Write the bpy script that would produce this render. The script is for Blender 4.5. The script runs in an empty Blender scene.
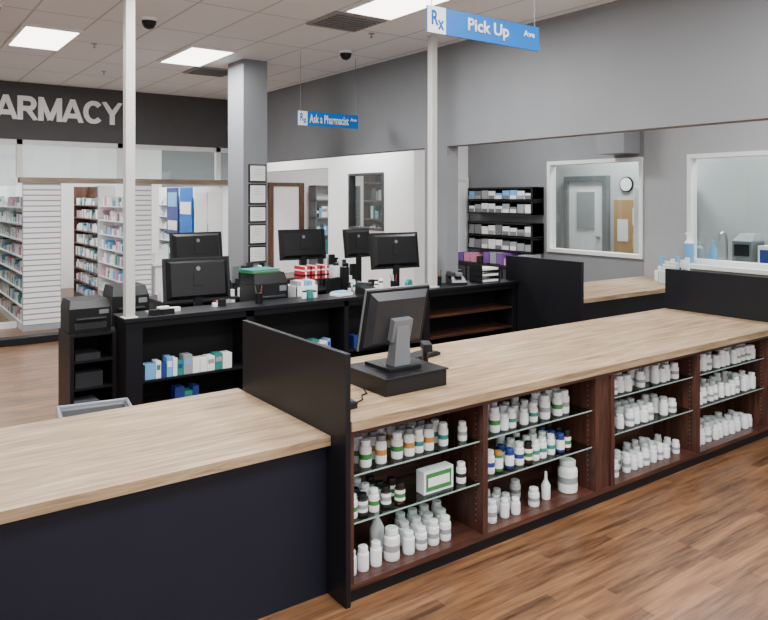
import bpy,bmesh,math,random
from mathutils import Matrix,Vector
random.seed(7)
R=math.radians
def lin(c):
    return tuple(((v/255)/12.92 if v/255<=0.04045 else ((v/255+0.055)/1.055)**2.4) for v in c)+(1,)
def mat(name,c,rough=0.5,metal=0,emit=0,var=0.06,scale=6,bump=0,spec=.5):
    m=bpy.data.materials.new(name); m.use_nodes=True
    nt=m.node_tree; b=nt.nodes['Principled BSDF']
    c=lin(c); b.inputs['Roughness'].default_value=rough; b.inputs['Metallic'].default_value=metal
    b.inputs['Specular IOR Level'].default_value=spec
    tc=nt.nodes.new('ShaderNodeTexCoord'); n=nt.nodes.new('ShaderNodeTexNoise'); n.inputs['Scale'].default_value=scale
    nt.links.new(tc.outputs['Object'],n.inputs['Vector'])
    cr=nt.nodes.new('ShaderNodeValToRGB')
    cr.color_ramp.elements[0].position=.3; cr.color_ramp.elements[1].position=.7
    cr.color_ramp.elements[0].color=tuple(v*(1-var) for v in c[:3])+(1,)
    cr.color_ramp.elements[1].color=tuple(min(1,v*(1+var)) for v in c[:3])+(1,)
    nt.links.new(n.outputs['Fac'],cr.inputs['Fac']); nt.links.new(cr.outputs['Color'],b.inputs['Base Color'])
    if emit:
        b.inputs['Emission Color'].default_value=c; b.inputs['Emission Strength'].default_value=emit
    if bump:
        n2=nt.nodes.new('ShaderNodeTexNoise'); n2.inputs['Scale'].default_value=90
        nt.links.new(tc.outputs['Object'],n2.inputs['Vector'])
        bp=nt.nodes.new('ShaderNodeBump'); bp.inputs['Strength'].default_value=bump; bp.inputs['Distance'].default_value=.004
        nt.links.new(n2.outputs['Fac'],bp.inputs['Height']); nt.links.new(bp.outputs['Normal'],b.inputs['Normal'])
    return m
def woodmat(name,cols,rough,stretch=(1.2,14,14),sc=2.0,spec=.5):
    m=bpy.data.materials.new(name); m.use_nodes=True; nt=m.node_tree; b=nt.nodes['Principled BSDF']
    b.inputs['Roughness'].default_value=rough; b.inputs['Specular IOR Level'].default_value=spec
    tc=nt.nodes.new('ShaderNodeTexCoord'); mp=nt.nodes.new('ShaderNodeMapping'); mp.inputs['Scale'].default_value=stretch
    n=nt.nodes.new('ShaderNodeTexNoise'); n.inputs['Scale'].default_value=sc; n.inputs['Detail'].default_value=8; n.inputs['Roughness'].default_value=.65; n.inputs['Distortion'].default_value=.6
    cr=nt.nodes.new('ShaderNodeValToRGB'); e=cr.color_ramp.elements
    e[0].position=.33; e[0].color=lin(cols[0]); e[1].position=.66; e[1].color=lin(cols[2])
    k=e.new(.5); k.color=lin(cols[1])
    nt.links.new(tc.outputs['Object'],mp.inputs['Vector']); nt.links.new(mp.outputs['Vector'],n.inputs['Vector'])
    nt.links.new(n.outputs['Fac'],cr.inputs['Fac']); nt.links.new(cr.outputs['Color'],b.inputs['Base Color'])
    return m
def glassmat(name,tint=(245,250,248),gl=.05):
    m=bpy.data.materials.new(name); m.use_nodes=True; nt=m.node_tree
    for n in list(nt.nodes): nt.nodes.remove(n)
    o=nt.nodes.new('ShaderNodeOutputMaterial'); mx=nt.nodes.new('ShaderNodeMixShader'); t=nt.nodes.new('ShaderNodeBsdfTransparent'); g=nt.nodes.new('ShaderNodeBsdfGlossy')
    t.inputs['Color'].default_value=lin(tint); g.inputs['Roughness'].default_value=.03; mx.inputs['Fac'].default_value=gl
    nt.links.new(t.outputs[0],mx.inputs[1]); nt.links.new(g.outputs[0],mx.inputs[2]); nt.links.new(mx.outputs[0],o.inputs['Surface'])
    return m
def floormat():
    m=bpy.data.materials.new('vinyl_plank_floor'); m.use_nodes=True; nt=m.node_tree; b=nt.nodes['Principled BSDF']
    L=nt.links.new
    tc=nt.nodes.new('ShaderNodeTexCoord'); br=nt.nodes.new('ShaderNodeTexBrick')
    br.inputs['Scale'].default_value=1; br.inputs['Brick Width'].default_value=.8; br.inputs['Row Height'].default_value=.075
    br.inputs['Mortar Size'].default_value=.0012; br.offset=.37; br.offset_frequency=3
    br.inputs['Color1'].default_value=lin((62,38,24)); br.inputs['Color2'].default_value=lin((146,102,68)); br.inputs['Mortar'].default_value=lin((48,30,20))
    L(tc.outputs['Object'],br.inputs['Vector'])
    mp=nt.nodes.new('ShaderNodeMapping'); mp.inputs['Scale'].default_value=(1.3,16,1)
    n=nt.nodes.new('ShaderNodeTexNoise'); n.inputs['Scale'].default_value=1.6; n.inputs['Detail'].default_value=8; n.inputs['Roughness'].default_value=.62
    L(tc.outputs['Object'],mp.inputs['Vector']); L(mp.outputs['Vector'],n.inputs['Vector'])
    cr=nt.nodes.new('ShaderNodeValToRGB'); e=cr.color_ramp.elements; e[0].position=.38; e[0].color=lin((62,38,24)); e[1].position=.66; e[1].color=lin((164,120,84))
    L(n.outputs['Fac'],cr.inputs['Fac'])
    mx=nt.nodes.new('ShaderNodeMix'); mx.data_type='RGBA'; mx.inputs[0].default_value=.5
    L(br.outputs['Color'],mx.inputs[6]); L(cr.outputs['Color'],mx.inputs[7]); L(mx.outputs[2],b.inputs['Base Color'])
    b.inputs['Roughness'].default_value=.33
    return m
def ceilmat():
    m=bpy.data.materials.new('ceiling_tile'); m.use_nodes=True; nt=m.node_tree; b=nt.nodes['Principled BSDF']; L=nt.links.new
    tc=nt.nodes.new('ShaderNodeTexCoord'); mp=nt.nodes.new('ShaderNodeMapping'); mp.inputs['Location'].default_value=(-.1,-.42,0)
    br=nt.nodes.new('ShaderNodeTexBrick'); br.offset=0; br.inputs['Scale'].default_value=1; br.inputs['Brick Width'].default_value=.61; br.inputs['Row Height'].default_value=1.22
    br.inputs['Mortar Size'].default_value=.012; br.inputs['Mortar Smooth'].default_value=0
    br.inputs['Color1'].default_value=lin((238,244,248)); br.inputs['Color2'].default_value=lin((243,249,253)); br.inputs['Mortar'].default_value=lin((200,205,210))
    L(tc.outputs['Object'],mp.inputs['Vector']); L(mp.outputs['Vector'],br.inputs['Vector']); L(br.outputs['Color'],b.inputs['Base Color'])
    b.inputs['Roughness'].default_value=.9
    return m
class MB:
    def __init__(s,name): s.name=name; s.bm=bmesh.new(); s.m=[]
    def mi(s,m):
        if m not in s.m: s.m.append(m)
        return s.m.index(m)
    def box(s,x0,x1,y0,y1,z0,z1,m,M=None):
        i=s.mi(m); co=[(x0,y0,z0),(x1,y0,z0),(x1,y1,z0),(x0,y1,z0),(x0,y0,z1),(x1,y0,z1),(x1,y1,z1),(x0,y1,z1)]
        v=[s.bm.verts.new((M@Vector(c)) if M else c) for c in co]
        for f in ((3,2,1,0),(4,5,6,7),(0,1,5,4),(1,2,6,5),(2,3,7,6),(3,0,4,7)):
            s.bm.faces.new([v[k] for k in f]).material_index=i
        return s
    def hexa(s,co,m):
        i=s.mi(m); v=[s.bm.verts.new(c) for c in co]
        for f in ((3,2,1,0),(4,5,6,7),(0,1,5,4),(1,2,6,5),(2,3,7,6),(3,0,4,7)):
            s.bm.faces.new([v[k] for k in f]).material_index=i
    def lathe(s,cx,cy,z0,prof,ms,seg=14,M=None,sx=1,sy=1):
        rings=[]
        for r,z in prof:
            ring=[]
            for k in range(seg):
                a=2*math.pi*k/seg; c=Vector((cx+sx*r*math.cos(a),cy+sy*r*math.sin(a),z0+z))
                ring.append(s.bm.verts.new(M@c if M else c))
            rings.append(ring)
        for j in range(len(prof)-1):
            i=s.mi(ms[j] if isinstance(ms,list) else ms)
            for k in range(seg):
                s.bm.faces.new((rings[j][k],rings[j][(k+1)%seg],rings[j+1][(k+1)%seg],rings[j+1][k])).material_index=i
        m0=ms[0] if isinstance(ms,list) else ms; m1=ms[-1] if isinstance(ms,list) else ms
        s.bm.faces.new(rings[0][::-1]).material_index=s.mi(m0)
        s.bm.faces.new(rings[-1]).material_index=s.mi(m1)
        return s
    def rod(s,p0,p1,r,m,seg=10):
        p0=Vector(p0);p1=Vector(p1);d=p1-p0
        M=Matrix.Translation(p0)@d.to_track_quat('Z','Y').to_matrix().to_4x4()
        return s.lathe(0,0,0,[(r,0),(r,d.length)],m,seg,M)
    def done(s,loc=(0,0,0),rz=0,parent=None,bevel=0):
        me=bpy.data.meshes.new(s.name); s.bm.normal_update(); s.bm.to_mesh(me); s.bm.free()
        for m in s.m: me.materials.append(m)
        me.polygons.foreach_set('use_smooth',[True]*len(me.polygons))
        me.set_sharp_from_angle(angle=R(32))
        o=bpy.data.objects.new(s.name,me); bpy.context.collection.objects.link(o)
        o.location=loc; o.rotation_euler=(0,0,rz)
        if parent: o.parent=parent
        if bevel:
            b=o.modifiers.new('bevel','BEVEL'); b.width=bevel; b.segments=2; b.limit_method='ANGLE'; b.harden_normals=False
        return o
def empty(name,loc=(0,0,0)):
    o=bpy.data.objects.new(name,None); bpy.context.collection.objects.link(o); o.location=loc; return o
def text(name,body,x0,x1,z0,z1,y,ext,m,parent=None,off=.0):
    cu=bpy.data.curves.new(name,'FONT'); cu.body=body; cu.offset=off; cu.resolution_u=4
    t=bpy.data.objects.new('t',cu); bpy.context.collection.objects.link(t)
    bpy.context.view_layer.update(); dg=bpy.context.evaluated_depsgraph_get()
    src=bpy.data.meshes.new_from_object(t.evaluated_get(dg))
    bm=bmesh.new(); bm.from_mesh(src)
    xs=[v.co.x for v in bm.verts]; ys=[v.co.y for v in bm.verts]
    a,b,c,d=min(xs),max(xs),min(ys),max(ys)
    for v in bm.verts:
        v.co=Vector((x0+(v.co.x-a)/(b-a)*(x1-x0),y,z0+(v.co.y-c)/(d-c)*(z1-z0)))
    if ext:
        r=bmesh.ops.extrude_face_region(bm,geom=bm.faces[:])
        for g in r['geom']:
            if isinstance(g,bmesh.types.BMVert): g.co.y-=ext
    bmesh.ops.recalc_face_normals(bm,faces=bm.faces[:])
    me=bpy.data.meshes.new(name); bm.to_mesh(me); bm.free(); me.materials.append(m)
    bpy.data.objects.remove(t); 
    o=bpy.data.objects.new(name,me); bpy.context.collection.objects.link(o)
    if parent:
        o.parent=parent; o.matrix_parent_inverse=parent.matrix_world.inverted()
    return o

# ---------- materials
wallgray=mat('wall_paint_gray',(131,133,136),.85,var=.03,scale=1.5,bump=.15)
walllight=mat('wall_paint_light',(184,186,187),.85,var=.02,scale=1.5,bump=.1)
wallwhite=mat('wall_paint_white',(228,228,226),.85,var=.02,bump=.1)
banddark=mat('wall_paint_charcoal',(80,79,80),.8,var=.04,bump=.1)
white=mat('white_plastic',(240,240,240),.4,var=.02)
letterw=mat('letter_white',(250,250,250),.6,var=.01)
whitetrim=mat('white_trim',(230,230,228),.5,var=.02)
cream=mat('pole_paint',(196,194,188),.5,var=.03)
black=mat('black_plastic',(17,17,19),.4,spec=.35)
blackm=mat('black_matte',(14,14,16),.6,spec=.3)
darkgray=mat('dark_gray_plastic',(42,43,46),.4)
midgray=mat('gray_plastic',(108,110,113),.4)
silver=mat('brushed_metal',(170,172,175),.3,metal=.8)
lam=mat('black_laminate',(19,19,24),.42,var=.1,scale=3,spec=.3)
navy=mat('navy_laminate',(24,26,38),.45,var=.1,scale=2,spec=.3)
oak=woodmat('washed_oak_top',[(120,97,73),(160,134,104),(186,162,132)],.45,stretch=(1.0,13,13),spec=.3)
cherry=woodmat('dark_cherry_wood',[(46,25,20),(70,40,31),(94,57,44)],.38,stretch=(14,14,1.2))
cherryh=woodmat('dark_cherry_shelf',[(46,25,20),(70,40,31),(94,57,44)],.38)
brown=woodmat('brown_wood',[(60,36,26),(82,52,36),(102,68,50)],.5,stretch=(8,8,1))
beam=woodmat('taupe_wood_cap',[(110,92,78),(130,112,96),(148,130,112)],.5)
glass=glassmat('clear_glass'); shelfglass=glassmat('shelf_glass',(215,232,226),.1)
glassedge=mat('glass_edge',(150,175,168),.2)
screen=mat('screen',(20,26,36),.15,emit=.0)
paper=mat('paper',(240,239,234),.7,var=.02)
blue=mat('sign_blue',(10,106,190),.4,var=.02,spec=.2); teal=mat('teal_label',(40,130,120),.45); green=mat('green_label',(54,124,62),.45)
navyl=mat('navy_label',(34,54,125),.45); red=mat('red_print',(180,30,40),.5); orange=mat('amber_label',(190,135,60),.5)
tan=mat('cork_board',(178,140,96),.8,var=.12,scale=40)
purple=mat('purple_print',(115,70,155),.5); pink=mat('pink_print',(214,140,165),.5); gray2=mat('gray_label',(150,152,156),.5)
yellow=mat('yellow_print',(220,200,80),.5)
amberb=mat('amber_bottle',(60,34,20),.25); lblue=mat('light_blue_print',(110,170,215),.5)
diff=mat('light_diffuser',(255,252,245),.6,emit=7,var=0)
vent=mat('vent_gray',(150,150,148),.6); bag=mat('bin_liner',(150,156,165),.3)
floorm=floormat(); ceilm=ceilmat()

# ---------- room
H=3.95
MB('floor').box(-4,12.2,-3,18.2,-.1,0,floorm).done()
MB('ceiling').box(-4,12.2,-3,18.2,H,H+.1,ceilm).done()
b=MB('wall_right'); b.box(5.7,5.88,-1,12.7,2.72,H,wallgray); b.box(5.7,5.88,6.57,7.0,0,2.72,wallgray); b.done()
MB('wall_back').box(-4,5.7,12.7,12.85,3.03,H,banddark).done()
MB('wall_left').box(-3.1,-3,4,18,0,H,wallgray).done()
MB('wall_far').box(-4,5.9,17.6,17.7,0,H,wallwhite).box(5.9,7.9,17.6,17.7,0,H,wallgray).box(7.9,12.2,17.6,17.7,0,H,wallwhite).done()
MB('wall_outer').box(12.1,12.2,-1,17.6,0,H,wallwhite).done()
def wallx(name,x0,x1,y0,y1,holes,m,ztop=H):
    b=MB(name); cur=y0
    for (a,c,z0,z1) in holes:
        b.box(x0,x1,cur,a,0,ztop,m); b.box(x0,x1,a,c,0,z0,m); b.box(x0,x1,a,c,z1,ztop,m); cur=c
    b.box(x0,x1,cur,y1,0,ztop,m); b.done()
wallx('wall_window',9.2,9.32,6.225,10,[(6.23,8.04,1.19,2.69)],wallgray)
wallx('wall_counter_window',9.2,9.32,-1,6.22,[(2.4,5.53,1.19,2.69)],mat('wall_gray_lit',(158,160,162),.85,var=.02))  # same gray wall; the brighter light on this stretch is put into its colour
MB('wall_partition').box(7.9,9.32,10,10.12,0,H,wallwhite).done()
wallx('wall_office',8.0,8.12,10.12,13.1,[(11.06,12.28,1.45,2.58)],wallwhite)
MB('wall_soffit').box(8,8.2,13.1,17.6,2.73,H,wallwhite).done()
def window(n,x,y0,y1,z0,z1,m,fw=.06,mull=None):
    b=MB('window_%d'%n)
    b.box(x-.03,x+.13,y0,y1,z0-.0,z0+fw,m); b.box(x-.03,x+.13,y0,y1,z1-fw,z1,m)
    b.box(x-.03,x+.13,y0,y0+fw,z0+fw,z1-fw,m); b.box(x-.03,x+.13,y1-fw,y1,z0+fw,z1-fw,m)
    if mull: b.box(x-.02,x+.1,mull-.025,mull+.025,z0+fw,z1-fw,m)
    b.box(x+.05,x+.058,y0+fw,y1-fw,z0+fw,z1-fw,glass); return b.done(bevel=.004)
window(1,9.2,6.23,8.04,1.19,2.69,whitetrim)
window(2,9.2,2.4,5.53,1.19,2.69,whitetrim)
window(3,8.0,11.06,12.28,1.45,2.58,darkgray,.05)
MB('trim_1').box(9.02,9.2,2.3,5.6,1.13,1.19,whitetrim).done(bevel=.005)
MB('baseboard_right').box(9.18,9.2,-1,10,0,.1,blackm).done()
b=MB('door_1'); b.box(8.5,8.56,9.94,9.99,0,2.46,whitetrim); b.box(9.1,9.16,9.94,9.99,0,2.46,whitetrim); b.box(8.56,9.1,9.94,9.99,2.4,2.46,whitetrim); b.box(8.56,9.1,9.96,9.985,0.01,2.4,white); b.rod((8.64,9.96,1.0),(8.64,9.91,1.0),.02,silver); b.done()
b=MB('door_2'); b.box(8.8,8.95,17.5,17.58,0,2.5,brown); b.box(9.75,9.9,17.5,17.58,0,2.5,brown); b.box(8.95,9.75,17.5,17.58,2.4,2.5,brown); b.box(8.95,9.75,17.54,17.58,.01,2.4,white); b.rod((9.65,17.54,1.0),(9.65,17.48,1.0),.03,silver); b.done()
MB('duct_box').box(8.8,9.19,6.28,6.75,2.74,3.3,wallgray).done()
b=MB('window_4')
for x in (-2.9,-.6,.75,1.92,3.5,5.3): b.box(x,x+.09,12.72,12.80,0 if x<1.5 else 2.42,3.03,whitetrim)
b.box(-2.9,5.6,12.72,12.8,2.95,3.03,whitetrim); b.box(-2.9,1.92,12.72,12.8,.0,.1,whitetrim)
b.box(-2.81,1.92,12.755,12.762,.1,2.95,glass); b.box(2.0,5.6,12.755,12.762,2.42,2.95,glass); b.done()
MB('column').box(4.05,4.4,8.8,9.3,0,H,wallgray).done()
b=MB('framed_certificates')
z=2.54
for h in (.24,.27,.22,.27,.22):
    b.box(4.12,4.37,8.77,8.8,z-h,z,black); b.box(4.135,4.355,8.766,8.77,z-h+.018,z-.018,paper)
    for k in range(3): b.box(4.19,4.30,8.764,8.766,z-.07-k*.035,z-.066-k*.035,gray2)
    z-=h+.025
b.done()
def fixture(x,y,p):
    b=MB('ceiling_light'); b.box(x,x+.61,y,y+1.22,H-.03,H-.001,whitetrim); b.box(x+.04,x+.57,y+.04,y+1.18,H-.034,H-.03,diff); b.done()
    l=bpy.data.lights.new('area','AREA'); l.shape='RECTANGLE'; l.size=.5; l.size_y=1.1; l.energy=p*1.4; l.color=(.97,.985,1)
    o=bpy.data.objects.new('ceiling_lamp',l); bpy.context.collection.objects.link(o); o.location=(x+.305,y+.61,H-.05)
for x,y,p in [(1.32,8.35,65),(3.15,8.35,65),(3.76,4.69,65),(1.93,4.69,60),(-.5,4.69,60),(-.5,8.35,60),(0.1,1.03,65),(1.93,1.03,65),(3.76,1.03,70),(2,-1.6,60),  # first three are in view; the rest are unseen, added to light the room
              (7.2,3.4,60),(7.2,7.1,60),(6.8,10.7,95),(10.1,3.6,75),(10.0,7,85),(10.2,14.2,85),(1.32,14.4,90),(3.76,14.4,90),(6.4,14.4,75)]:  # all unseen, added to light the alcove and rear rooms
    fixture(x,y,p)
for x,y in [(3.76,6.0),(3.76,9.66)]:
    b=MB('ceiling_vent'); b.box(x,x+.61,y,y+.61,H-.02,H-.001,vent)
    for k in range(7): b.box(x+.04,x+.57,y+.05+k*.075,y+.075+k*.075,H-.03,H-.02,midgray)
    b.done()
for x,y in [(2.35,7.4),(4.9,7.6),(.95,7.7)]:
    MB('security_camera_dome').lathe(0,0,0,[(.02,-.11),(.05,-.095),(.07,-.06),(.075,-.03)],black).lathe(0,0,-.03,[(.09,0),(.09,.03)],white).done((x,y,H))
for x,y in [(2.8,10.9),(2.2,9.0),(4.6,6.6)]:
    MB('fire_sprinkler').lathe(0,0,0,[(.02,-.05),(.008,-.04),(.008,-.01),(.035,-.008),(.035,0)],silver).done((x,y,H))
for x,y,z,s in [(1.8,6.2,1.07,1),(5.22,6.27,1.07,1)]:
    b=MB('support_pole'); b.box(-.04,.04,-.04,.04,0,H-z,cream); b.box(-.06,.06,-.06,.06,0,.01,cream); b.done((x,y,z),bevel=.004)

# ---------- counters
Y0=3.07
b=MB('display_counter')
b.box(2.0,6.68,Y0-.03,4.27,.90,.95,oak)
b.box(2.0,6.68,3.47,4.22,0,.90,lam)
b.box(2.0,6.68,Y0+.02,3.47,0,.07,lam)
b.box(2.0,6.68,Y0,3.45,.07,.1,cherryh)
b.box(2.0,6.68,3.45,3.47,.1,.9,cherryh)
b.box(2.0,6.68,Y0,3.45,.87,.9,cherryh)
ups=[(2.0,2.03),(2.945,2.985),(3.99,4.03),(4.16,4.2),(5.24,5.28),(6.36,6.40)]
for a,c in ups: b.box(a,c,Y0,3.45,.1,.87,cherry)
b.box(4.03,4.16,Y0+.015,3.45,.1,.87,cherry)
b.box(6.40,6.68,Y0+.01,3.45,.1,.87,lam)
for z in (.40,.65):
    for a,c in ((2.03,2.945),(2.985,3.99)): b.box(a,c,3.10,3.45,z-.008,z,shelfglass); b.box(a,c,3.098,3.10,z-.008,z,glassedge)
for z in (.43,.69):
    for a,c in ((4.2,5.24),(5.28,6.36)): b.box(a,c,3.11,3.45,z-.008,z,shelfglass); b.box(a,c,3.108,3.11,z-.008,z,glassedge)
for x in (2.945,3.99,5.24,6.36):
    for yy in (3.13,3.38):
        for k in range(20): b.box(x-.002,x,yy,yy+.006,.16+k*.034,.166+k*.034,silver)
b.done()
def panel(name,x0,x1,y0,y1,z1): MB(name).box(x0,x1,y0,y1,0,z1,lam).done(bevel=.003)
panel('privacy_panel',1.968,1.998,3.05,4.29,1.30)
panel('privacy_panel',6.682,6.722,3.0,4.27,1.36)
panel('privacy_panel',6.48,6.515,5.17,6.35,1.37)
b=MB('service_counter'); b.box(-1.2,1.966,3.195,4.354,.795,.845,oak); b.box(-1.2,1.966,3.235,4.30,0,.795,navy); b.done()
b=MB('service_counter'); b.box(6.517,9.17,5.19,6.2,.90,.95,oak); b.box(6.517,9.17,5.23,6.16,0,.90,lam); b.done()
b=MB('workstation_counter')
b.box(1.74,6.47,6.12,6.5,1.04,1.07,lam)
for a,c in ((1.76,1.9),(2.86,2.94),(3.95,4.0),(5.0,5.08),(6.40,6.46)): b.box(a,c,6.15,6.48,0,1.04,lam)
b.box(1.76,6.46,6.46,6.48,0,1.04,blackm)
b.box(1.9,6.4,6.15,6.46,.98,1.04,lam); b.box(1.9,6.4,6.15,6.46,0,.1,lam)
for z in (.29,.52,.76): 
    if z<.7: b.box(1.9,2.86,6.16,6.46,z-.02,z,lam); b.box(2.94,3.95,6.16,6.46,z-.02,z,lam); b.box(4.0,5.0,6.16,6.46,z-.02,z,lam)
    b.box(5.08,6.4,6.16,6.46,z-.02,z,cherryh)
b.done()
def desk(x0,x1,y0,y1):
    b=MB('office_desk'); b.box(x0,x1,y0,y1,.87,.9,lam)
    for k in range(4):
        x=x0+.02+(x1-x0-.07)*k/3; b.box(x,x+.03,y0+.02,y1-.02,0,.87,lam)
    b.box(x0+.05,x1-.05,y1-.04,y1-.02,.2,.87,lam); b.done()
desk(1.76,5.66,6.51,7.35); desk(2.7,5.66,7.95,8.72)

# ---------- bottles
def bottle(b,x,y,z,r,h,body,label,cap,kind=0):
    if kind==1:
        b.lathe(x,y,z,[(r*.95,0),(r,.01),(r,h*.5),(r*.5,h*.66),(r*.35,h*.7),(r*.3,h*.98),(r*.2,h)],[body,body,body,cap,cap,cap])
        return
    ch=min(.03,h*.2)
    p=[(r*.93,0),(r,.006),(r,h*.15),(r*1.01,h*.151),(r*1.01,h*.3),(r*1.01,h*.5),(r*1.01,h*.68),(r,h*.681),(r*.97,h*.74),(r*.72,h-ch-.006),(r*.72,h-ch),(r*.82,h-ch+.001),(r*.82,h-.003),(r*.76,h)]
    b.lathe(x,y,z,p,[body,body,body,paper if label!=white else white,label,paper if label!=white else white,body,body,body,body,cap,cap,cap])
def shelf(b,x0,x1,z,spec,ymin=3.13,ymax=3.38):
    x=x0+.05
    while x<x1-.05:
        r,h,body,label,cap,kind=spec()
        if x+r>x1-.03: break
        if random.random()<.93:
            bottle(b,x,ymin+r+random.uniform(0,.015),z+.001,r,h,body,label,cap,kind)
            for row in (1,2):
                if random.random()<.75:
                    yy=ymin+r+row*.085
                    if yy+r<ymax+.04: bottle(b,x+random.uniform(-.004,.004),yy,z+.001,r,h,body,label,cap,kind)
        x+=2*r+random.choice([.006,.01,.012,.03,.05])
W=lambda: (random.choice([.03,.033,.036]),random.choice([.10,.115,.12,.135]),white,random.choice([white,white,gray2]),white,0)
def top1(): return random.choice([(.034,.14,white,green,white,0),(.034,.14,white,darkgray,white,0),(.03,.13,white,teal,white,0),(.032,.15,white,orange,midgray,0),(.03,.12,white,gray2,white,0)])
def mid1(): return random.choice([(.03,.11,amberb,green,black,0),(.028,.1,white,darkgray,black,0),(.03,.11,darkgray,gray2,black,0),(.03,.12,white,green,white,0)])
def mid2(): return random.choice([(.03,.13,amberb,green,black,0),(.03,.12,navyl,paper,navyl,0),(.032,.14,white,navyl,white,0),(.03,.13,white,teal,white,0),(.03,.12,green,paper,orange,0)])
def top2(): return random.choice([(.036,.15,white,gray2,white,0),(.03,.12,white,teal,white,0),(.034,.15,white,green,white,0),(.03,.1,white,white,white,0)])
b=MB('supplement_bottles')
shelf(b,2.03,2.80,.65,top1); bottle(b,2.87,3.17,.651,.028,.11,white,gray2,white)
shelf(b,2.03,2.50,.40,mid1); bottle(b,2.86,3.17,.401,.03,.12,white,darkgray,white)
b.box(2.56,2.78,3.15,3.22,.401,.53,white); b.box(2.575,2.765,3.148,3.15,.415,.515,green); b.box(2.59,2.75,3.146,3.148,.44,.49,paper)
for x in (2.07,2.15,2.235): bottle(b,x,3.165,.101,.033,.125,white,white,white)
bottle(b,2.345,3.17,.101,.046,.17,white,gray2,white)
bottle(b,2.33,3.29,.101,.042,.26,white,white,white,1)
for x in (2.46,2.55,2.64,2.73): bottle(b,x,3.165,.101,.035,.12 if x<2.6 else .135,white,gray2 if x>2.5 else white,white)
for x in (2.5,2.59,2.68,2.78): bottle(b,x,3.26,.101,.035,.13,white,white,white)
for x in (2.55,2.64,2.73,2.83): bottle(b,x,3.36,.101,.035,.13,white,white,white)
b.done()
b=MB('supplement_bottles')
shelf(b,2.985,3.97,.65,top2); shelf(b,2.985,3.94,.40,mid2); shelf(b,2.985,3.60,.10,W)
bottle(b,3.64,3.2,.101,.03,.18,white,white,white,1); bottle(b,3.86,3.2,.101,.066,.21,white,gray2,white); b.done()
for a,c in ((4.2,5.24),(5.28,6.36)):
    b=MB('supplement_bottles')
    for z in (.10,.43,.69): shelf(b,a,c-.03,z,W)
    b.done()
def stock(b,x0,x1,y,z,cols,hmin=.06,hmax=.16,wmin=.03,wmax=.09,dep=.12):
    x=x0
    while x<x1-wmax:
        w=random.uniform(wmin,wmax); h=random.uniform(hmin,hmax); m=random.choice(cols)
        b.box(x,x+w,y,y+dep,z+.001,z+h,m)
        if random.random()<.7: b.box(x+.006,x+w-.006,y-.001,y,z+h*.5,z+h*.8,random.choice(cols))
        x+=w+.004
cb=[white,paper,lblue,navyl,teal,white,gray2,lblue]
b=MB('medicine_boxes'); stock(b,1.93,2.8,6.18,.52,cb,.12,.18); stock(b,2.2,2.5,6.2,.29,[teal,navyl,white],.06,.12); b.done()
b=MB('medicine_boxes'); stock(b,3.3,3.9,6.2,.52,cb,.08,.16); b.done()
b=MB('medicine_boxes'); stock(b,4.1,4.9,6.2,.52,cb,.08,.16); b.done()

# ---------- monitors
def monitor(x,y,z,w,h,zb,yaw=0,tilt=-8,stand=black,name='computer_monitor',frame=black):
    b=MB(name)
    b.lathe(0,.02,0,[(.13,0),(.13,.008),(.11,.016)],stand,20,sx=1,sy=.75)
    b.box(-.04,.04,-.035,.0,.01,zb+h*.5,stand)
    M=Matrix.Translation((0,0,zb+h/2))@Matrix.Rotation(R(tilt),4,'X')
    b.box(-w/2,w/2,.01,.035,-h/2,h/2,frame,M)
    b.hexa([M@Vector(c) for c in [(-w*.40,-.03,-h*.36),(w*.40,-.03,-h*.36),(w*.46,.01,-h*.44),(-w*.46,.01,-h*.44),(-w*.40,-.03,h*.38),(w*.40,-.03,h*.38),(w*.46,.01,h*.46),(-w*.46,.01,h*.46)]],frame)
    b.box(-w/2+.015,w/2-.015,.035,.037,-h/2+.02,h/2-.015,screen,M)
    b.box(-.05,.05,-.038,-.03,-.06,.06,stand,M)
    b.rod(M@Vector((0,-.03,h*.24)),M@Vector((0,-.034,h*.24)),.022,midgray,16)
    return b.done((x,y,z),yaw,bevel=.004)
monitor(2.66,6.85,.9,.68,.44,.16,R(-3))
monitor(3.20,8.25,.9,.66,.40,.38,R(3))
monitor(4.62,8.2,.9,.66,.40,.38,R(-5))
monitor(5.20,6.95,.9,.68,.44,.33,R(-6))
monitor(5.52,8.25,.9,.46,.40,.36,R(5))
b=MB('cash_drawer'); b.box(2.40,2.86,3.3,3.72,.952,1.05,black); b.box(2.41,2.85,3.715,3.725,.965,1.035,darkgray); b.box(2.39,2.87,3.29,3.73,1.05,1.058,black); b.rod((2.63,3.725,1.0),(2.63,3.73,1.0),.012,silver); b.done(bevel=.004)
b=MB('point_of_sale_terminal')
b.box(-.12,.12,-.12,.14,0,.02,black)
b.hexa([(-.06,-.09,.02),(.06,-.09,.02),(.06,.0,.02),(-.06,.0,.02),(-.045,-.10,.26),(.045,-.10,.26),(.045,-.05,.26),(-.045,-.05,.26)],midgray)
M=Matrix.Translation((0,-.02,.30))@Matrix.Rotation(R(14),4,'X')
w,h=.47,.38
b.box(-w/2,w/2,0,.04,-h/2,h/2,black,M)
b.box(-w/2-.006,w/2+.006,.012,.026,-h/2-.006,h/2+.006,midgray,M)
b.hexa([M@Vector(c) for c in [(-w*.38,-.04,-h*.36),(w*.38,-.04,-h*.36),(w*.46,.0,-h*.46),(-w*.46,0,-h*.46),(-w*.38,-.04,h*.36),(w*.38,-.04,h*.36),(w*.46,0,h*.46),(-w*.46,0,h*.46)]],darkgray)
b.box(-.07,.07,-.085,-.04,-.12,.02,midgray,M)
b.box(-w/2+.02,w/2-.02,.04,.042,-h/2+.02,h/2-.02,screen,M)
b.done((2.62,3.52,1.059),0,bevel=.005)
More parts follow.
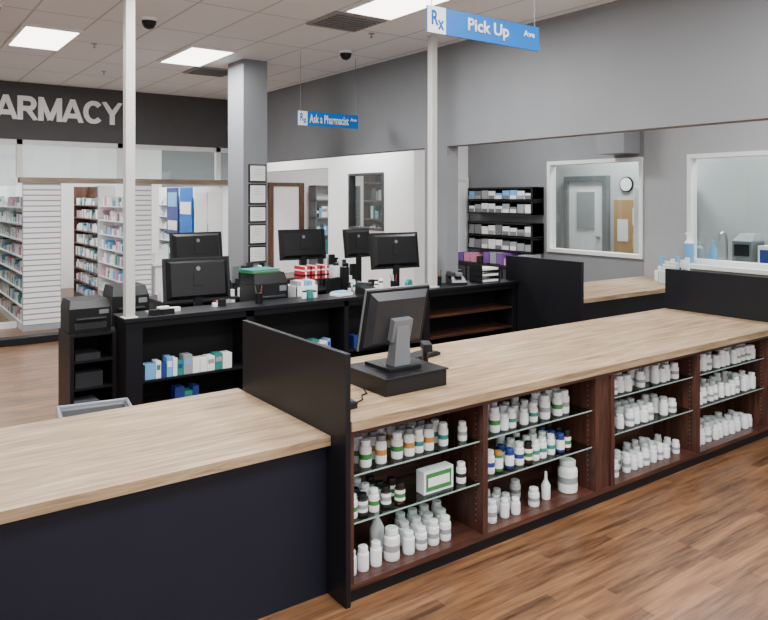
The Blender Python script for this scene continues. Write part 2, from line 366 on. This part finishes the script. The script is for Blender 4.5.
def keyboard(x,y,z,yaw):
    b=MB('keyboard'); b.box(-.22,.22,-.07,.07,0,.02,black)
    for r in range(5):
        for k in range(18): b.box(-.212+k*.0235,-.193+k*.0235,-.06+r*.025,-.04+r*.025,.02,.028,darkgray)
    b.done((x,y,z),yaw)
keyboard(3.15,3.98,.951,R(15)); keyboard(2.65,7.2,.901,0); keyboard(5.25,7.25,.901,0)
b=MB('barcode_scanner'); b.lathe(0,0,0,[(.05,0),(.05,.01),(.015,.02),(.012,.14)],black); b.box(-.03,.03,-.09,.05,.14,.19,black); b.box(-.018,.018,.0,.05,.05,.14,darkgray); b.done((2.99,3.66,.951),R(-30),bevel=.004)
b=MB('card_reader'); b.box(-.045,.045,-.08,.08,0,.03,black); b.hexa([(-.04,-.07,.03),(.04,-.07,.03),(.04,.07,.03),(-.04,.07,.03),(-.04,-.07,.035),(.04,-.07,.035),(.04,.07,.075),(-.04,.07,.075)],darkgray)
for r in range(4):
    for k in range(3): b.box(-.03+k*.02,-.016+k*.02,-.06+r*.016,-.048+r*.016,.036,.05,midgray)
b.done((2.10,3.3,.951),R(10))
b=MB('power_cord')
pts=[(2.16,3.36,.957),(2.2,3.30,.957),(2.26,3.33,.957),(2.3,3.4,.957),(2.35,3.42,.957),(2.385,3.5,.957)]
for p,q in zip(pts,pts[1:]): b.rod(p,q,.004,black,6)
b.done()
# ---------- signs
def sign(nm,x0,x1,y,z0,z1,main,tx,avx,off):
    e=empty(nm,(x0,y,z1)); bpy.context.view_layer.update()
    w=x1-x0
    def kid(mb):
        o=mb.done(); o.parent=e; o.matrix_parent_inverse=e.matrix_world.inverted()
    kid(MB('sign_board').box(x0,x1,y,y+.012,z0,z1,blue))
    kid(MB('logo_panel').box(x0,x0+w*.145,y-.004,y,z0,z1,white))
    hh=z1-z0
    text('logo_text','R',x0+w*.03,x0+w*.085,z0+hh*.3,z0+hh*.85,y-.005,.002,blue,e,.02)
    text('logo_text_x','x',x0+w*.08,x0+w*.13,z0+hh*.15,z0+hh*.5,y-.005,.002,blue,e,.02)
    text('sign_text',main,x0+w*tx[0],x0+w*tx[1],z0+hh*tx[2],z0+hh*.82,y-.003,.002,white,e,off)
    text('ave_text','Ave',x0+w*avx,x0+w*(avx+.11),z0+hh*.5,z0+hh*.76,y-.003,.002,white,e,.02)
    kid(MB('wires').rod((x0+.04,y+.006,z1),(x0+.04,y+.006,H),.003,midgray,6).rod((x1-.04,y+.006,z1),(x1-.04,y+.006,H),.003,midgray,6))
sign('pick_up_sign',2.79,3.80,3.4,3.12,3.286,'Pick Up',(.33,.70,.17),.84,.028)
sign('ask_a_pharmacist_sign',4.38,5.29,7.9,3.01,3.19,'Ask a Pharmacist',(.18,.83,.2),.86,.02)
# block letters (closed outlines with real depth)
e=empty('pharmacy_sign',(2.4,12.69,3.5)); bpy.context.view_layer.update()
def arc(cx,cz,rx,rz,a0,a1,n=14): return [(cx+rx*math.cos(R(a0+(a1-a0)*k/n)),cz+rz*math.sin(R(a0+(a1-a0)*k/n))) for k in range(n+1)]
def ribbon(b,P,t,yf,yb,zlo,zhi,m):
    L=[];Rr=[]
    for i,p in enumerate(P):
        d0=(p-P[i-1]).normalized() if i>0 else None
        d1=(P[i+1]-p).normalized() if i<len(P)-1 else None
        d=((d0 or d1)+(d1 or d0)).normalized()
        n=Vector((-d.y,d.x)); 
        k=1/max(.5,n.dot(Vector((-(d1 or d0).y,(d1 or d0).x))))
        L.append(p+n*t/2*k); Rr.append(p-n*t/2*k)
    idx=b.mi(m)
    def ring(i): return [b.bm.verts.new((q.x,y,min(zhi,max(zlo,q.y)))) for q,y in ((L[i],yf),(Rr[i],yf),(Rr[i],yb),(L[i],yb))]
    rs=[ring(i) for i in range(len(P))]
    for a,c in zip(rs,rs[1:]):
        for k in range(4): b.bm.faces.new((a[k],a[(k+1)%4],c[(k+1)%4],c[k])).material_index=idx
    b.bm.faces.new(rs[0][::-1]).material_index=idx; b.bm.faces.new(rs[-1]).material_index=idx
GL={'P':(.62,[[(.1,0),(.1,1)],[(.1,.9),(.34,.9)]+arc(.36,.68,.18,.22,80,-80)+[(.34,.46),(.1,.46)]]),
'H':(.68,[[(.1,0),(.1,1)],[(.58,0),(.58,1)],[(.1,.52),(.58,.52)]]),
'A':(.74,[[(.06,-.02),(.37,1.02)],[(.37,1.02),(.68,-.02)],[(.17,.28),(.57,.28)]]),
'R':(.70,[[(.1,0),(.1,1)],[(.1,.9),(.36,.9)]+arc(.38,.69,.18,.21,80,-80)+[(.36,.48),(.1,.48)],[(.34,.48),(.62,-.03)]]),
'M':(.84,[[(.1,0),(.1,1)],[(.74,0),(.74,1)],[(.1,1.05),(.42,.05)],[(.42,.05),(.74,1.05)]]),
'C':(.74,[arc(.40,.5,.29,.41,42,318,22)]),
'Y':(.72,[[(.05,1.03),(.36,.45)],[(.67,1.03),(.36,.45)],[(.36,.5),(.36,0)]])}
X0,X1=1.60,3.55; sxx=(X1-X0)/sum(GL[c][0] for c in 'ARMACY')
cur=X1-sum(GL[c][0] for c in 'PHARMACY')*sxx
for ch in 'PHARMACY':
    wd,strokes=GL[ch]; b=MB('letter_'+ch.lower())
    for si,st in enumerate(strokes):
        P=[Vector((cur+p[0]*sxx,3.345+p[1]*.385)) for p in st]
        ribbon(b,P,.078,12.66-si*.0015,12.698,3.345,3.73,letterw)
    bmesh.ops.recalc_face_normals(b.bm,faces=b.bm.faces[:])
    o=b.done(); o.parent=e; o.matrix_parent_inverse=e.matrix_world.inverted()
    for pz in o.data.polygons: pz.use_smooth=False
    cur+=wd*sxx

# ---------- left cluster
b=MB('storage_rack')
for x in (1.35,1.69):
    b.box(x,x+.03,6.3,6.75,0,.95,black)
for z in (.02,.25,.48,.71,.93): b.box(1.38,1.69,6.3,6.75,z,z+.02,black)
b.box(1.38,1.69,6.73,6.75,.04,.93,blackm)
b.box(1.40,1.6,6.33,6.6,.27,.36,gray2); b.box(1.40,1.62,6.34,6.6,.5,.62,darkgray); b.box(1.40,1.6,6.34,6.6,.73,.78,darkgray); b.done()
def printer(x,y,z,w,d,h,yaw=0,m=black,name='printer'):
    b=MB(name); b.box(-w/2,w/2,-d/2,d/2,0,h*.75,m)
    b.hexa([(-w/2,-d/2,h*.75),(w/2,-d/2,h*.75),(w/2,d/2,h*.75),(-w/2,d/2,h*.75),(-w/2+.02,-d/2+.05,h),(w/2-.02,-d/2+.05,h),(w/2-.02,d/2-.01,h),(-w/2+.02,d/2-.01,h)],m)
    b.box(-w/2+.04,w/2-.04,-d/2-.012,-d/2,h*.1,h*.3,darkgray); b.box(-w/2+.05,w/2-.05,-d/2-.05,-d/2,h*.42,h*.46,darkgray)
    b.box(w/2-.1,w/2-.02,-d/2-.004,-d/2,h*.55,h*.68,midgray); b.done((x,y,z),yaw,bevel=.006)
printer(1.53,6.55,.951,.34,.34,.27)
printer(3.34,6.76,.901,.38,.36,.42)
printer(2.0,7.0,.901,.34,.34,.36)
b=MB('desk_phone'); b.hexa([(-.1,-.1,0),(.1,-.1,0),(.1,.1,0),(-.1,.1,0),(-.1,-.1,.03),(.1,-.1,.03),(.1,.1,.09),(-.1,.1,.09)],black); b.box(-.095,-.05,-.1,.1,.085,.12,darkgray); b.done((4.35,6.31,1.071),R(20),bevel=.004)
b=MB('desk_phone'); b.hexa([(-.1,-.1,0),(.1,-.1,0),(.1,.1,0),(-.1,.1,0),(-.1,-.1,.03),(.1,-.1,.03),(.1,.1,.12),(-.1,.1,.12)],black); b.box(-.095,-.05,-.1,.1,.1,.15,darkgray); b.box(0,.08,.0,.09,.09,.13,midgray); b.done((5.62,6.31,1.071),R(-20),bevel=.004)
b=MB('waste_bin')
b.hexa([(-.2,-.12,0),(.2,-.12,0),(.2,.12,0),(-.2,.12,0),(-.24,-.15,.03),(.24,-.15,.03),(.24,.15,.03),(-.24,.15,.03)],midgray)
for (a,c,d,f) in ((-.25,.25,-.16,-.14),(-.25,.25,.14,.16),(-.25,-.23,-.16,.16),(.23,.25,-.16,.16)): b.box(a,c,d,f,.03,.42,midgray)
for (a,c,d,f) in ((-.27,.27,-.18,-.155),(-.27,.27,.155,.18),(-.27,-.245,-.18,.18),(.245,.27,-.18,.18)): b.box(a,c,d,f,.38,.45,bag)
b.done((1.44,5.86,0),R(-8),bevel=.01)
b=MB('plastic_bin'); b.box(-.13,.13,-.1,.1,0,.01,white)
for (a,c,d,f) in ((-.13,.13,-.1,-.09),(-.13,.13,.09,.1),(-.13,-.12,-.1,.1),(.12,.13,-.1,.1)): b.box(a,c,d,f,.01,.26,white)
for k in range(5): b.box(-.11+k*.045,-.075+k*.045,-.08,.08,.012,.31,random.choice([paper,gray2,lblue]))
b.done((3.76,6.68,.901))
b=MB('gift_box'); b.box(-.17,.17,-.1,.1,0,.14,red)
for k in range(5): b.box(-.14+k*.065,-.12+k*.065,-.102,.102,0,.142,black if k%2 else paper)
b.box(-.172,.172,-.102,.102,.03,.05,black); b.box(-.172,.172,-.102,.102,.09,.105,paper); b.done((4.1,7.08,1.178))
b=MB('document_shelf'); b.box(-.3,.3,-.15,.15,.26,.275,black); b.box(-.3,-.285,-.15,.15,0,.26,black); b.box(.285,.3,-.15,.15,0,.26,black); b.box(-.2,.2,-.1,.1,.002,.06,paper); b.done((4.1,7.08,.902))
b=MB('file_folders'); b.box(-.2,.15,-.14,.14,0,.015,green); b.box(-.18,.16,-.13,.13,.015,.022,paper); b.box(-.2,.14,-.14,.13,.022,.034,teal); b.done((3.32,6.78,1.322),R(8))
def cup(x,y,z):
    b=MB('pen_cup'); b.lathe(0,0,0,[(.035,0),(.04,.1)],black)
    for k in range(5): 
        a=k*1.3; b.rod((.015*math.cos(a),.015*math.sin(a),.05),(.035*math.cos(a),.035*math.sin(a),.17),.004,random.choice([blue,red,black,white,green]),6)
    b.done((x,y,z))
cup(3.06,6.3,1.071); cup(4.72,6.34,1.071); cup(5.42,6.40,1.071)
def supplies(x0,x1,y0,y1,z,hmin,hmax,cols,loc_z=0,step=(.04,.09),bot=.4):
    b=MB('desk_supplies')
    y=y0
    while y<y1-.04:
        x=x0
        while x<x1-.05:
            w=random.uniform(*step); h=random.uniform(hmin,hmax)
            if random.random()<bot: bottle(b,x+.028,y+.03,z,.026,min(h,.2),random.choice([white,teal,amberb,white]),random.choice([green,navyl,white,red]),random.choice([white,black,teal]))
            else: b.box(x,x+w-.01,y,y+.05,z,z+h,random.choice(cols))
            x+=max(w,.06)
        y+=.1
    b.done()
mix=[black,darkgray,white,teal,paper,black,gray2]
supplies(2.98,3.13,6.9,7.3,.901,.15,.36,mix)
supplies(4.45,4.84,6.98,7.32,.901,.15,.42,[black,darkgray,black,white,red,blackm,paper])
supplies(3.58,3.78,6.85,7.3,.901,.2,.38,[black,white,gray2,pink,paper])
supplies(3.62,4.2,7.98,8.6,.901,.1,.36,[black,darkgray,black,white,midgray,blackm,paper],bot=.15)
supplies(4.97,5.22,7.98,8.5,.901,.2,.45,[black,black,darkgray,white],bot=.1)
supplies(2.72,2.85,8.1,8.3,.901,.1,.4,[white,black,teal,yellow])
supplies(1.98,2.25,6.2,6.38,1.071,.02,.05,[paper,black,gray2],bot=0,step=(.08,.12))
supplies(3.55,3.75,6.3,6.42,1.071,.05,.12,[white,teal,black,pink],bot=.5)
supplies(4.45,4.62,6.3,6.45,1.071,.06,.16,[black,white,darkgray],bot=.5)
supplies(2.62,2.80,6.34,6.45,1.071,.03,.08,[teal,white,black],bot=.3)
b=MB('tape_dispenser'); b.box(-.08,.08,-.03,.03,0,.03,black); M=Matrix.Rotation(R(90),4,'X'); b.lathe(.0,.06,-.02,[(.05,0),(.05,.04)],teal,18,M); b.done((4.9,6.3,1.071),R(20))
b=MB('paper_stack'); b.box(-.1,.1,-.07,.07,0,.03,paper); b.box(-.08,.09,-.06,.07,.03,.04,lblue); b.done((4.02,6.32,1.071),R(12))
b=MB('letter_tray')
for k in range(3):
    z=k*.07; b.box(-.15,.15,-.11,.11,z,z+.006,black); b.box(-.15,-.145,-.11,.11,z,z+.07,black); b.box(.145,.15,-.11,.11,z,z+.07,black); b.box(-.13,.13,-.1,.1,z+.007,z+.03,paper)
b.done((6.1,6.33,1.071))
# ---------- right side
def organizer(z0,z1,rows):
    b=MB('wall_organizer'); y0,y1=8.12,9.68; x0,x1=8.9,9.19
    b.box(x0,x1,y0,y0+.03,z0,z1,black); b.box(x0,x1,y1-.03,y1,z0,z1,black); b.box(x0,x1,y0,y1,z1-.03,z1,black); b.box(x0,x1,y0,y1,z0,z0+.03,black); b.box(9.17,9.19,y0,y1,z0,z1,black)
    n=9; st=(y1-y0)/n; hh=(z1-z0)/rows
    for r in range(rows):
        if r: b.box(x0,x1,y0,y1,z0+r*hh-.008,z0+r*hh+.008,black)
        for k in range(n):
            b.box(x0+.02,x1-.03,y0+k*st,y0+k*st+.008,z0+r*hh+.03,z0+(r+1)*hh-.03,black)
            b.box(x0+.01,x1-.05,y0+k*st+.012,y0+(k+1)*st-.006,z0+r*hh+.012+.02,z0+r*hh+hh*random.uniform(.55,.85),random.choice([white,gray2,paper,midgray,gray2,white,lblue,midgray]))
            b.box(x0,x0+.01,y0+k*st+.02,y0+(k+1)*st-.02,z0+r*hh+.032,z0+r*hh+hh*.4,random.choice([gray2,midgray,paper]))
    b.done()
organizer(1.80,2.27,2); organizer(1.16,1.66,2)
b=MB('storage_bins'); 
for k in range(10): b.box(8.7,9.1,8.1+k*.165,8.24+k*.165,.951,1.06+.04*random.randint(0,2),random.choice([white,purple,gray2,lblue,pink,purple,black])); 
b.done()
b=MB('side_cabinet'); b.box(8.6,9.17,8.05,9.9,.92,.95,lam); b.box(8.62,9.17,8.07,9.88,0,.92,lam)
for k in range(4): b.box(8.605,8.62,8.1+k*.44,8.5+k*.44,.1,.88,darkgray); b.rod((8.59,8.2+k*.44,.8),(8.59,8.4+k*.44,.8),.006,silver)
b.done()
b=MB('brochure_holder')
for k in range(4):
    b.box(-.02+k*.03,-.012+k*.03,-.14,.14,0,.16+k*.04,glass); b.box(-.01+k*.03,0+k*.03,-.13,.13,.005,.18+k*.04,random.choice([green,paper,lblue,white]))
b.done((8.5,5.42,.951),R(-20))
supplies(8.75,8.98,5.3,5.8,.951,.12,.36,[white,paper,gray2,green,lblue])
b=MB('hand_sanitizer'); b.lathe(0,0,0,[(.06,0),(.065,.01),(.065,.28),(.03,.33),(.02,.4)],[white,lblue,white,white]); b.box(-.08,.015,-.012,.012,.4,.425,white); b.done((9.10,5.45,1.191))
b=MB('lab_bench'); b.box(9.5,10.2,2.4,5.9,1.1,1.15,white); b.box(9.52,10.2,2.42,5.88,0,1.1,wallwhite); b.done()
b=MB('sink_faucet')
pts=[(0,0,0),(0,0,.36),(-.03,0,.43),(-.1,0,.46),(-.17,0,.43),(-.19,0,.34)]
for p,q in zip(pts,pts[1:]): b.rod(p,q,.018,silver)
b.lathe(0,0,0,[(.03,0),(.025,.03)],silver); b.rod((0,.03,.05),(0,.1,.09),.008,silver); b.done((9.7,5.25,1.151))
b=MB('lab_equipment'); b.box(9.6,10.0,3.6,4.0,1.151,1.65,white); b.box(9.59,9.6,3.65,3.95,1.35,1.6,darkgray)
b.box(9.6,9.95,4.85,5.12,1.151,1.5,midgray); b.box(9.59,9.6,4.88,5.09,1.3,1.46,black); b.hexa([(9.6,4.85,1.5),(9.95,4.85,1.5),(9.95,5.12,1.5),(9.6,5.12,1.5),(9.75,4.88,1.6),(9.93,4.88,1.6),(9.93,5.09,1.6),(9.75,5.09,1.6)],gray2)
b.box(9.65,9.9,4.15,4.35,1.151,1.78,midgray); b.box(9.62,9.95,4.45,4.78,1.151,1.45,white); b.box(9.61,9.62,4.48,4.75,1.22,1.4,navyl)
b.lathe(9.7,5.45,1.151,[(.06,0),(.06,.2),(.02,.27),(.02,.34)],lblue); b.lathe(9.65,5.62,1.151,[(.05,0),(.05,.22),(.02,.26),(.02,.3)],gray2); b.lathe(9.75,4.08,1.151,[(.05,0),(.06,.3)],lblue); b.done(bevel=.008)
b=MB('wall_cabinet'); b.box(10.7,11.09,2.4,4.4,2.0,2.9,gray2)
for k in range(3): b.box(10.68,10.7,2.42+k*.66,3.05+k*.66,2.02,2.88,whitetrim); b.rod((10.66,2.95+k*.66,2.1),(10.66,2.95+k*.66,2.25),.008,silver)
b.done()
b=MB('door_3'); b.box(11.03,11.06,8.3,9.1,0,2.4,white); b.box(10.98,11.09,8.2,8.3,0,2.5,midgray); b.box(10.98,11.09,9.1,9.2,0,2.5,midgray); b.box(10.98,11.09,8.3,9.1,2.4,2.5,midgray); b.rod((11.03,8.4,1.35),(10.96,8.4,1.35),.03,silver); b.box(11.01,11.03,8.5,8.9,1.5,2.2,gray2); b.done()
MB('wall_inner').box(11.1,11.2,-1,10,0,H,walllight).done()
b=MB('notice_board'); b.box(11.06,11.1,7.45,8.1,1.1,2.05,tan); b.box(11.05,11.06,7.5,7.7,1.6,1.9,paper); b.box(11.05,11.06,7.8,8.02,1.3,1.7,paper); b.box(11.05,11.06,7.55,7.7,1.2,1.45,yellow); b.done()
b=MB('supply_cabinet'); b.box(10.5,11.05,6.5,7.3,0,2.3,white); b.box(10.48,10.5,6.52,6.89,.05,2.25,whitetrim); b.box(10.48,10.5,6.91,7.28,.05,2.25,whitetrim); b.rod((10.46,6.87,1),(10.46,6.87,1.2),.008,silver); b.done(bevel=.004)
M=Matrix.Translation((11.1,7.85,2.33))@Matrix.Rotation(R(-90),4,'Y')
MB('wall_clock').lathe(0,0,0,[(.14,0),(.14,.03),(.125,.035)],black,24,M).lathe(0,0,.034,[(.12,0),(.12,.004)],white,24,M).done()
b=MB('office_shelf'); b.box(9.0,9.3,11,13.2,0,.02,brown)
for z in (.6,1.2,1.6,2.0,2.4): b.box(9.0,9.3,11,13.2,z,z+.03,brown)
b.box(9.3,9.32,11,13.2,0,2.6,blackm)
for y in (10.98,12,13.2): b.box(9.0,9.3,y,y+.03,0,2.6,brown)
for z in (1.23,1.63,2.03):
    y=11.1
    while y<13: 
        w=random.uniform(.04,.12); b.box(9.05,9.25,y,y+w,z,z+random.uniform(.15,.3),random.choice([paper,teal,gray2,darkgray,lblue])); y+=w+.02
b.done()
b=MB('bookcase')
b.box(10.1,11.6,17.2,17.58,0,.05,midgray); 
for z in (.5,1,1.5,2.0,2.4): b.box(10.1,11.6,17.2,17.58,z,z+.03,midgray)
for x in (10.1,10.85,11.57): b.box(x,x+.03,17.2,17.58,0,2.43,midgray)
for z in (.53,1.03,1.53): stock(b,10.15,11.5,17.25,z,[paper,darkgray,teal,lblue,gray2],.15,.4,.05,.2)
b.done()
# ---------- back-room gondolas
med=[white,white,paper,gray2,lblue,white,white,pink,teal,paper]
def gondola(x0,x1,y0,y1,h,shelfm,name='medicine_shelving'):
    b=MB(name)
    b.box(x0+.28,x1,y0+.02,y1,0,h,shelfm)
    b.box(x0,x1,y0,y0+.02,0,h,gray2)
    k=.1
    while k<h-.05: b.box(x0+.01,x1-.01,y0-.012,y0,k,k+.062,white); k+=.085
    b.box(x0,x0+.28,y0+.02,y1,0,.1,shelfm); b.box(x0,x0+.28,y1-.02,y1,0,h,shelfm)
    z=.1
    while z<h-.2:
        b.box(x0,x0+.28,y0+.02,y1-.02,z,z+.02,shelfm)
        y=y0+.05
        while y<y1-.15:
            w=random.uniform(.04,.12); hh=random.uniform(.08,.2)
            b.box(x0+.03,x0+.2,y,y+w,z+.021,z+hh,random.choice(med)); y+=w+random.choice([.005,.01,.05])
        z+=.26
    return b.done()
gondola(1.94,2.5,12.3,15.9,2.32,white)
gondola(3.5,3.95,12.3,14.0,2.32,white)
gondola(3.5,3.95,14.05,16.0,2.32,brown)
gondola(5.3,5.65,13.75,16.0,2.32,white)
b=MB('white_cabinet'); b.box(5.25,5.65,12.3,13.7,0,2.3,white); b.box(5.235,5.25,12.33,12.98,.1,2.2,whitetrim); b.box(5.235,5.25,13.02,13.67,.1,2.2,whitetrim); b.rod((5.22,12.95,1.4),(5.22,12.95,1.6),.008,silver); b.done(bevel=.005)
b=MB('wall_posters'); b.box(5.24,5.26,13.8,14.5,1.3,2.3,blue); b.box(5.23,5.24,13.85,14.45,1.75,2.0,paper); b.box(5.24,5.26,14.6,15.3,1.3,2.3,navyl); b.box(5.23,5.24,14.65,15.2,1.9,2.2,lblue); b.box(5.23,5.24,14.65,15.2,1.4,1.6,paper); b.done()
MB('shelving_cornice').box(1.9,5.68,12.26,12.5,2.325,2.41,beam).done()
b=MB('pharmacist_bench'); b.box(4.0,5.2,12.35,12.9,.9,.94,white); b.box(4.05,5.15,12.4,12.85,0,.9,white); b.done()
b=MB('medicine_boxes'); stock(b,4.05,5.1,12.45,.942,med,.1,.35,.05,.14); b.done()
MB('floor_threshold').box(-2.9,2.35,11.2,11.42,0.0,.1,blackm).done(bevel=.01)

# ---------- world & camera
w=bpy.data.worlds.new('world'); bpy.context.scene.world=w; w.use_nodes=True
w.node_tree.nodes['Background'].inputs[0].default_value=(.93,.965,1,1); w.node_tree.nodes['Background'].inputs[1].default_value=1.35
c=bpy.data.cameras.new('camera'); co=bpy.data.objects.new('camera',c); bpy.context.collection.objects.link(co)
co.location=(0,0,2.1); co.rotation_euler=(R(90),0,-math.atan2(.586,.81)); c.lens=712/768*36; c.sensor_width=36; c.shift_y=-.147
bpy.context.scene.camera=co
